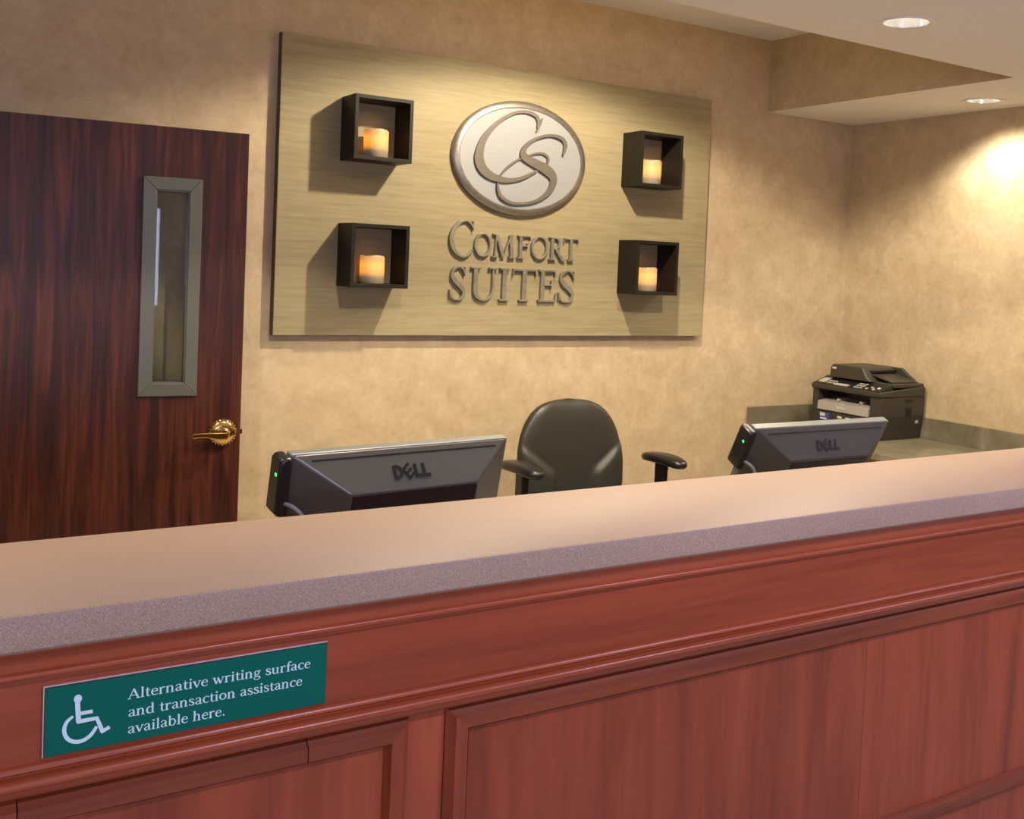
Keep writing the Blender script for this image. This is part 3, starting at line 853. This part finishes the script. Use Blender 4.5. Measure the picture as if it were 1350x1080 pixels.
def monitor(cx, cy, ztop, rz, tilt, label):
    """local: x right as seen from the lobby, y towards the user, z up along the panel; the origin is the top edge middle of the back"""
    t = thing('computer_monitor', label, 'monitor', (cx, cy, ZD), rz)
    W, H, TK, dpt = .508, .335, .030, .058
    ct_, st_ = math.cos(tilt), math.sin(tilt)
    zt = ztop - ZD
    def T(x, y, z):   # z measured down from the top edge (negative)
        return (x, y * ct_ - z * st_ , zt + z * ct_ + y * st_)
    def tr(mb):
        mb.v = [T(*v) for v in mb.v]
        return mb
    w = W / 2
    # front slab (bezel) with light top strip
    m = MB().box(-w, w, .006, TK, -H, 0)
    tr(m).build('bezel', MON_EDGE, t, bevel=.003)
    m = MB().box(-w + .016, w - .016, TK - .001, TK + .001, -H + .02, -.016)
    tr(m).build('screen', SCREEN, t)
    ix, iz0, iz1 = .105, -.068, -H + .06
    o = [(-w + .001, .006, -.001), (w - .001, .006, -.001), (w - .001, .006, -H + .001), (-w + .001, .006, -H + .001)]
    q = [(-w + ix, -dpt, iz0), (w - ix, -dpt, iz0), (w - ix, -dpt, iz1), (-w + ix, -dpt, iz1)]
    m = MB(); m.v = o + q
    m.f = [(0, 1, 5, 4), (1, 2, 6, 5), (2, 3, 7, 6), (3, 0, 4, 7), (4, 5, 6, 7), (3, 2, 1, 0)]
    sh = tr(m).build('back_shell', MON_GREY, t, bevel=.0035)
    # plate in the middle of the back, shade of facing down put into its colour
    m = MB().box(-w + ix + .004, w - ix - .004, -dpt - .0015, -dpt + .004, iz1 + .004, iz0 - .004)
    tr(m).build('centre_shade_plate', MON_SHADE, t, bevel=.001)
    # raised name and vent slot on the upper slope
    A, B = Vector(o[0]), Vector(q[0])
    ux = Vector((1, 0, 0))
    mid0, mid1 = Vector((0, .006, -.001)), Vector((0, -dpt, iz0))
    dn = (mid1 - mid0).normalized()
    nr = ux.cross(dn).normalized()
    if nr.y > 0: nr = -nr
    SL = (mid1 - mid0).length
    def on(u, v, d):
        p = mid0 + ux * u + dn * (SL * v) + nr * d
        return tuple(p)
    m = MB(); ribbon(m, [(-.215, .17, .0036), (.217, .17, .0036)], lambda u, v, d: tuple(mid0 + ux * u + dn * (SL * .17) + dn * (v - .17) + nr * d), -.001, .0006)
    tr(m).build('vent_slot', BADGE, t)
    LH = .030
    m = MB(); dell(m, lambda u, v, d: tuple(mid0 + ux * (-.046 + u * LH * .82) + dn * (SL * .76 - v * LH) + nr * d), -.001, .0018)
    tr(m).build('brand_lettering', BADGE, t)
    # reader box clipped on the side edge, with LED and cable
    m = MB()
    x1, x0 = -w - .001, -w - .026
    m.prism([(x0, -.012), (x0 + .006, -.003), (x1, -.003), (x1, -.124), (x0 + .006, -.124), (x0, -.115)], -.008, .040, lambda p, q_, y: (p, y, q_))
    rd = tr(m).build('card_reader', BLACK, t, bevel=.006, seg=3, smooth=True)
    m = MB().box(x0 - .0008, x0 + .002, .004, .010, -.042, -.036)
    tr(m).build('indicator_light', GREEN_LED, rd)
    m = MB().tube(smoothpts([(x1 - .006, -.006, -.096), (x1 + .006, -.020, -.099), (x1 + .024, -.028, -.118), (x1 + .036, -.030, -.16), (x1 + .040, -.02, -.24)], 5), .0042, 10)
    tr(m).build('cable', CABLE, t, smooth=True)
    # stand
    yb = -dpt * ct_ - (-H * .5) * st_
    m = MB().box(-.045, .045, yb - .030, yb + .005, .012, zt - H * .5 * ct_)
    m.build('stand_neck', BLACK, t, bevel=.006)
    rows = []
    for rr, zz in ((0, 0), (.115, 0), (.118, .004), (.112, .012), (.05, .018), (0, .018)):
        rows.append([(rr * math.cos(2 * PI * i / 32), yb - .01 + rr * .8 * math.sin(2 * PI * i / 32), zz) for i in range(32)])
    MB().grid(rows, closed=True).build('stand_base', BLACK, t, smooth=True, angle=35)
    return t
monitor(.810, -2.050, 1.166, math.radians(5.5), math.radians(12), 'black computer monitor seen from behind, standing left of the office chair')
monitor(2.072, -2.020, 1.1465, math.radians(-1), math.radians(27), 'black computer monitor seen from behind, tilted back in front of the printer')

# ------------------------------------------------------------------ office chair
oc = thing('office_chair', 'black leather office chair with T shaped armrests facing the counter', 'chair', (2.305, -.58, 0))
hwp = [(.50, .17), (.53, .215), (.58, .238), (.66, .256), (.74, .262), (.80, .258), (.86, .244), (.91, .220), (.95, .188), (.975, .155), (.992, .112), (1.001, .060), (1.004, .012)]
def hw(z):
    for (a, p), (b, q) in zip(hwp, hwp[1:]):
        if a <= z <= b:
            return p + (q - p) * (z - a) / (b - a)
    return hwp[-1][1]
def back_y(z):   # recline: the top leans to the wall
    return .20 + (z - .50) * .10
m = MB()
NU = 44
zs = [.50 + .504 * (1 - math.cos(PI * i / 54)) / 2 for i in range(55)]
rows = []
for z in zs:
    h = hw(min(z, 1.004))
    row = []
    k = (z - .50) / .504
    edge = max(0.0, 1 - abs(2 * k - 1) ** 6) ** .5
    for side in (-1, 1):
        for i in range(NU):
            u = -1 + 2 * i / NU
            if side == 1:
                u = -u
            x = u * h
            prof = max(0.0, 1 - abs(u) ** 4) ** .5 * edge
            curve = -.035 * u * u * (.3 + .7 * (1 - k))           # wraps forward at the sides
            if side == -1:
                # seat-side: hollow centre, lumbar wings low down at both sides
                zb = .725 + (abs(x) - .11) / .14 * .115
                sm = lambda t: max(0.0, min(1.0, t)) ** 2 * (3 - 2 * max(0.0, min(1.0, t)))
                wing = .020 * sm((zb - z) / .035) * sm((abs(x) - .085) / .035)
                crease = -.004 * math.exp(-((z - zb) / .012) ** 2) * sm((abs(x) - .10) / .03)
                d = -(.040 + wing + crease + .010 * abs(u) ** 2) * prof
            else:
                d = .028 * prof
            row.append((x, back_y(z) + curve + d, z))
    rows.append(row)
m.grid(rows, closed=True)
n = 2 * NU
m.f += [tuple(range(n)), tuple((len(rows) - 1) * n + i for i in range(n - 1, -1, -1))]
m.build('backrest', LEATHER, oc, smooth=True, angle=70, sub=1)
rows = []
for k, (s, z) in enumerate([(.86, .425), (.97, .435), (1.0, .46), (1.0, .485), (.96, .508), (.85, .520), (.5, .522), (.02, .518)]):
    row = []
    for i in range(48):
        a = 2 * PI * i / 48
        c, s2 = math.cos(a), math.sin(a)
        row.append((.255 * s * math.copysign(abs(c) ** .55, c), -.035 + .25 * s * math.copysign(abs(s2) ** .55, s2), z))
    rows.append(row)
m = MB().grid(rows, closed=True)
m.f += [tuple(range(47, -1, -1)), tuple(7 * 48 + i for i in range(48))]
m.build('seat', LEATHER, oc, smooth=True, angle=60)
MB().tube(smoothpts([(0, .02, .41), (0, .20, .40), (0, .265, .46), (0, .262, .62)], 5), .022, 12).build('back_support', BLACK, oc, smooth=True)
MB().box(-.11, .11, -.13, .09, .375, .424).build('seat_plate', BLACK, oc, bevel=.01)
MB().tube([(0, 0, .10), (0, 0, .24), (0, 0, .241), (0, 0, .38)], [.030, .030, .016, .016], 20).build('gas_lift', BLACK, oc, smooth=True)
for i in range(5):
    a = 2 * PI * i / 5 + .3
    e = (.29 * math.cos(a), .29 * math.sin(a))
    lg = MB().tube([(0, 0, .105), (e[0] * .5, e[1] * .5, .098), (e[0], e[1], .072)], [.030, .024, .016], 10).build('base_leg', BLACK, oc, smooth=True)
    MB().lathe([(0, -.02), (.020, -.02), (.025, -.014), (.025, -.004), (.012, -.003), (.012, .003), (.025, .004), (.025, .014), (.020, .02), (0, .02)], 20, 'x', (e[0], e[1], .0255)).build('caster', BLACK, lg, smooth=True)
def arm(s, dz):
    ax = .345 * s
    a = MB().tube(smoothpts([(.10 * s, .02, .40), (.26 * s, .02, .395), (.325 * s, .02, .43), (.338 * s, .02, .55)], 5), .019, 12).build('arm_bracket', BLACK, oc, smooth=True)
    m = MB()
    m.box(.338 * s - .015, .338 * s + .015, -.010, .052, .50, .735 + dz)
    m.build('arm_post', BLACK, oc, bevel=.009, seg=3, smooth=True)
    m = MB()
    m.box(.338 * s - .021, .338 * s + .021, -.020, .062, .48, .60)
    m.build('arm_sleeve', BLACK, oc, bevel=.01, seg=3, smooth=True)
    m = MB().tube([(.338 * s + .010, .02, .705 + dz), (.338 * s + .030, .02, .703 + dz)], .010, 12)
    m.build('height_button', BLACK, oc, smooth=True)
    rows = []
    for k, (sc, z) in enumerate([(.70, .728), (.93, .732), (1.0, .744), (.97, .757), (.82, .764), (.4, .767), (.02, .767)]):
        row = []
        for i in range(36):
            t_ = 2 * PI * i / 36
            c, q = math.cos(t_), math.sin(t_)
            yy = .135 * sc * math.copysign(abs(q) ** .7, q)
            row.append((ax + .046 * sc * math.copysign(abs(c) ** .7, c), .015 + yy, z + dz - .010 * (yy / .135) ** 2))
        rows.append(row)
    m = MB().grid(rows, closed=True)
    m.f += [tuple(range(35, -1, -1)), tuple(6 * 36 + i for i in range(36))]
    m.build('arm_pad', BLACK, oc, smooth=True, angle=60)
arm(-1, .030)
arm(1, .022)

# ------------------------------------------------------------------ printer (front faces the left, local front = -y)
pr = thing('laser_printer', 'black multifunction laser printer with document feeder on the corner desk', 'printer', (4.108, -.362, ZD), -PI / 2)
hwid, hdep = .2275, .158
def pbox(x0, x1, y0, y1, z0, z1, name, mat, bev=.004, par=None):
    return MB().box(x0, x1, y0, y1, z0, z1).build(name, mat, par or pr, bevel=bev, smooth=True)
# lower body: side walls, floor block, back, front bay open
m = MB()
m.hexa([(-hwid + .006, -hdep, 0), (hwid - .012, -hdep, 0), (hwid - .012, hdep - .02, 0), (-hwid + .006, hdep - .02, 0), (-hwid, -hdep, .115), (hwid, -hdep, .115), (hwid, hdep - .004, .115), (-hwid, hdep - .004, .115)])
m.box(-hwid, -hwid + .040, -hdep, hdep, .115, .212)
m.box(hwid - .070, hwid, -hdep, hdep, .115, .212)
m.box(-hwid + .040, hwid - .070, -.02, hdep, .115, .212)
m.build('body', PRN_DARK, pr)
pbox(-hwid + .041, hwid - .071, -.03, -.021, .115, .212, 'bay_back', PRN_BLACK, 0)
# output tray shelf, grey front
m = MB()
m.hexa([(-hwid + .042, -hdep - .010, .108), (hwid - .074, -hdep - .010, .108), (hwid - .074, -.03, .118), (-hwid + .042, -.03, .118),
        (-hwid + .042, -hdep - .006, .152), (hwid - .074, -hdep - .006, .152), (hwid - .074, -.03, .172), (-hwid + .042, -.03, .172)])
tray = m.build('output_tray', PRN_GREY, pr, bevel=.003)
MB().box(-.08, -.066, -hdep + .02, -.05, .158, .172).build('tray_rib', PRN_GREY, tray, bevel=.002)
MB().box(.062, .08, -hdep + .03, -.06, .160, .176).build('tray_rib', PRN_GREY, tray, bevel=.002)
m = MB()
text_low(m, 'brother', lambda u, v, d: (-.05 + u * .0115, d, .124 + v * .010), -hdep - .0085, -hdep - .0115)
m.build('brand_lettering', WHITE_P, tray)
# paper cassette front and stickers
pbox(-hwid + .02, hwid - .03, -hdep - .006, -hdep + .01, .012, .098, 'paper_cassette', PRN_DARK, .004)
pbox(-hwid + .060, -hwid + .125, -hdep - .008, -hdep - .0055, .058, .094, 'sticker', BLUE_P, 0)
m = MB(); m.box(-hwid + .064, -hwid + .098, -hdep - .0086, -hdep - .0078, .076, .092); m.box(-hwid + .066, -hwid + .11, -hdep - .0086, -hdep - .0078, .060, .068)
m.build('sticker_print', WHITE_P, pr)
for x in (.000, .055, .10):
    pbox(x - .045, x - .045 + .028, -hdep - .008, -hdep - .0055, .078, .088, 'label', WHITE_P, 0)
# scanner section
m = MB()
m.hexa([(-hwid - .004, -hdep - .012, .212), (hwid + .004, -hdep - .012, .212), (hwid + .004, hdep, .212), (-hwid - .004, hdep, .212),
        (-hwid - .004, -hdep - .014, .238), (hwid + .004, -hdep - .014, .238), (hwid + .004, hdep, .262), (-hwid - .004, hdep, .262)])
m.build('scanner_base', PRN_DARK, pr, bevel=.006, smooth=True)
# sloped control panel with keys
def cpz(y): return .238 + (y + hdep + .014) * .34
m = MB()
y0, y1 = -hdep - .010, -.075
m.hexa([(-hwid + .004, y0, .236), (hwid - .004, y0, .236), (hwid - .004, y1, .236), (-hwid + .004, y1, .236),
        (-hwid + .004, y0, cpz(y0) + .002), (hwid - .004, y0, cpz(y0) + .002), (hwid - .004, y1, cpz(y1) + .002), (-hwid + .004, y1, cpz(y1) + .002)])
cpn = m.build('control_panel', PRN_BLACK, pr, bevel=.003)
def key(x, y, w, h, mat, name):
    m = MB()
    m.hexa([(x, y, cpz(y) + .001), (x + w, y, cpz(y) + .001), (x + w, y + h, cpz(y + h) + .001), (x, y + h, cpz(y + h) + .001),
            (x, y, cpz(y) + .0045), (x + w, y, cpz(y) + .0045), (x + w, y + h, cpz(y + h) + .0045), (x, y + h, cpz(y + h) + .0045)])
    m.build(name, mat, cpn)
key(-.205, -.150, .048, .052, PRN_GREY, 'button_block')
key(-.060, -.135, .085, .036, SCREEN, 'display')
key(-.085, -.163, .092, .020, PRN_GREY, 'function_keys')
for r_ in range(3):
    for c_ in range(3):
        key(.045 + c_ * .020, -.160 + r_ * .021, .012, .011, PRN_GREY, 'key')
for r_ in range(2):
    for c_ in range(3):
        key(-.145 + c_ * .020, -.152 + r_ * .021, .013, .010, PRN_GREY, 'key')
for c_ in range(4):
    key(.118 + c_ * .021, -.158 + (c_ % 2) * .018, .014, .012, WHITE_P if c_ == 3 else PRN_GREY, 'key')
# lid and document feeder
pbox(-hwid + .002, hwid - .002, -.072, hdep - .004, .256, .276, 'scanner_lid', PRN_DARK, .005)
m = MB()
ap = [(-.170, .274), (-.164, .325), (-.150, .343), (.035, .343), (.050, .338), (.075, .300), (.105, .274)]
m.prism(ap, -.105, .140, lambda p, q, t: (p, t, q))
adf = m.build('document_feeder', PRN_DARK, pr, bevel=.005, smooth=True)
m = MB()
m.hexa([(.040, -.055, .310), (.200, -.055, .276), (.200, .120, .276), (.040, .120, .310), (.040, -.055, .318), (.200, -.055, .284), (.200, .120, .284), (.040, .120, .318)])
m.build('feeder_tray', PRN_DARK, adf, bevel=.002)
m = MB(); m.box(.030, .075, -.060, .125, .318, .328)
m.build('feeder_slot', PRN_BLACK, adf)
m = MB()
m.hexa([(.060, .120, .276), (.205, .120, .276), (.205, .140, .276), (.060, .140, .276), (.040, .120, .342), (.10, .120, .342), (.10, .140, .342), (.040, .140, .342)])
m.build('feeder_cheek', PRN_DARK, adf, bevel=.003)
m = MB()
for i, x in enumerate((-.150, -.141, -.132)):
    m.box(x, x + .006, -.1062, -.1045, .318, .328)
m.build('model_lettering', WHITE_P, adf)
# details on the right flank (towards the counter)
m = MB(); m.box(hwid - .001, hwid + .0008, .015, .075, .185, .198)
m.build('hand_grip', PRN_BLACK, pr)
m = MB(); m.box(hwid - .004, hwid + .0010, .02, .065, .115, .160)
m.build('flank_cover', PRN_BLACK, pr)
m = MB(); m.box(hwid - .006, hwid + .0008, .10, .118, .078, .092)
m.build('socket_cover', PRN_GREY, pr)
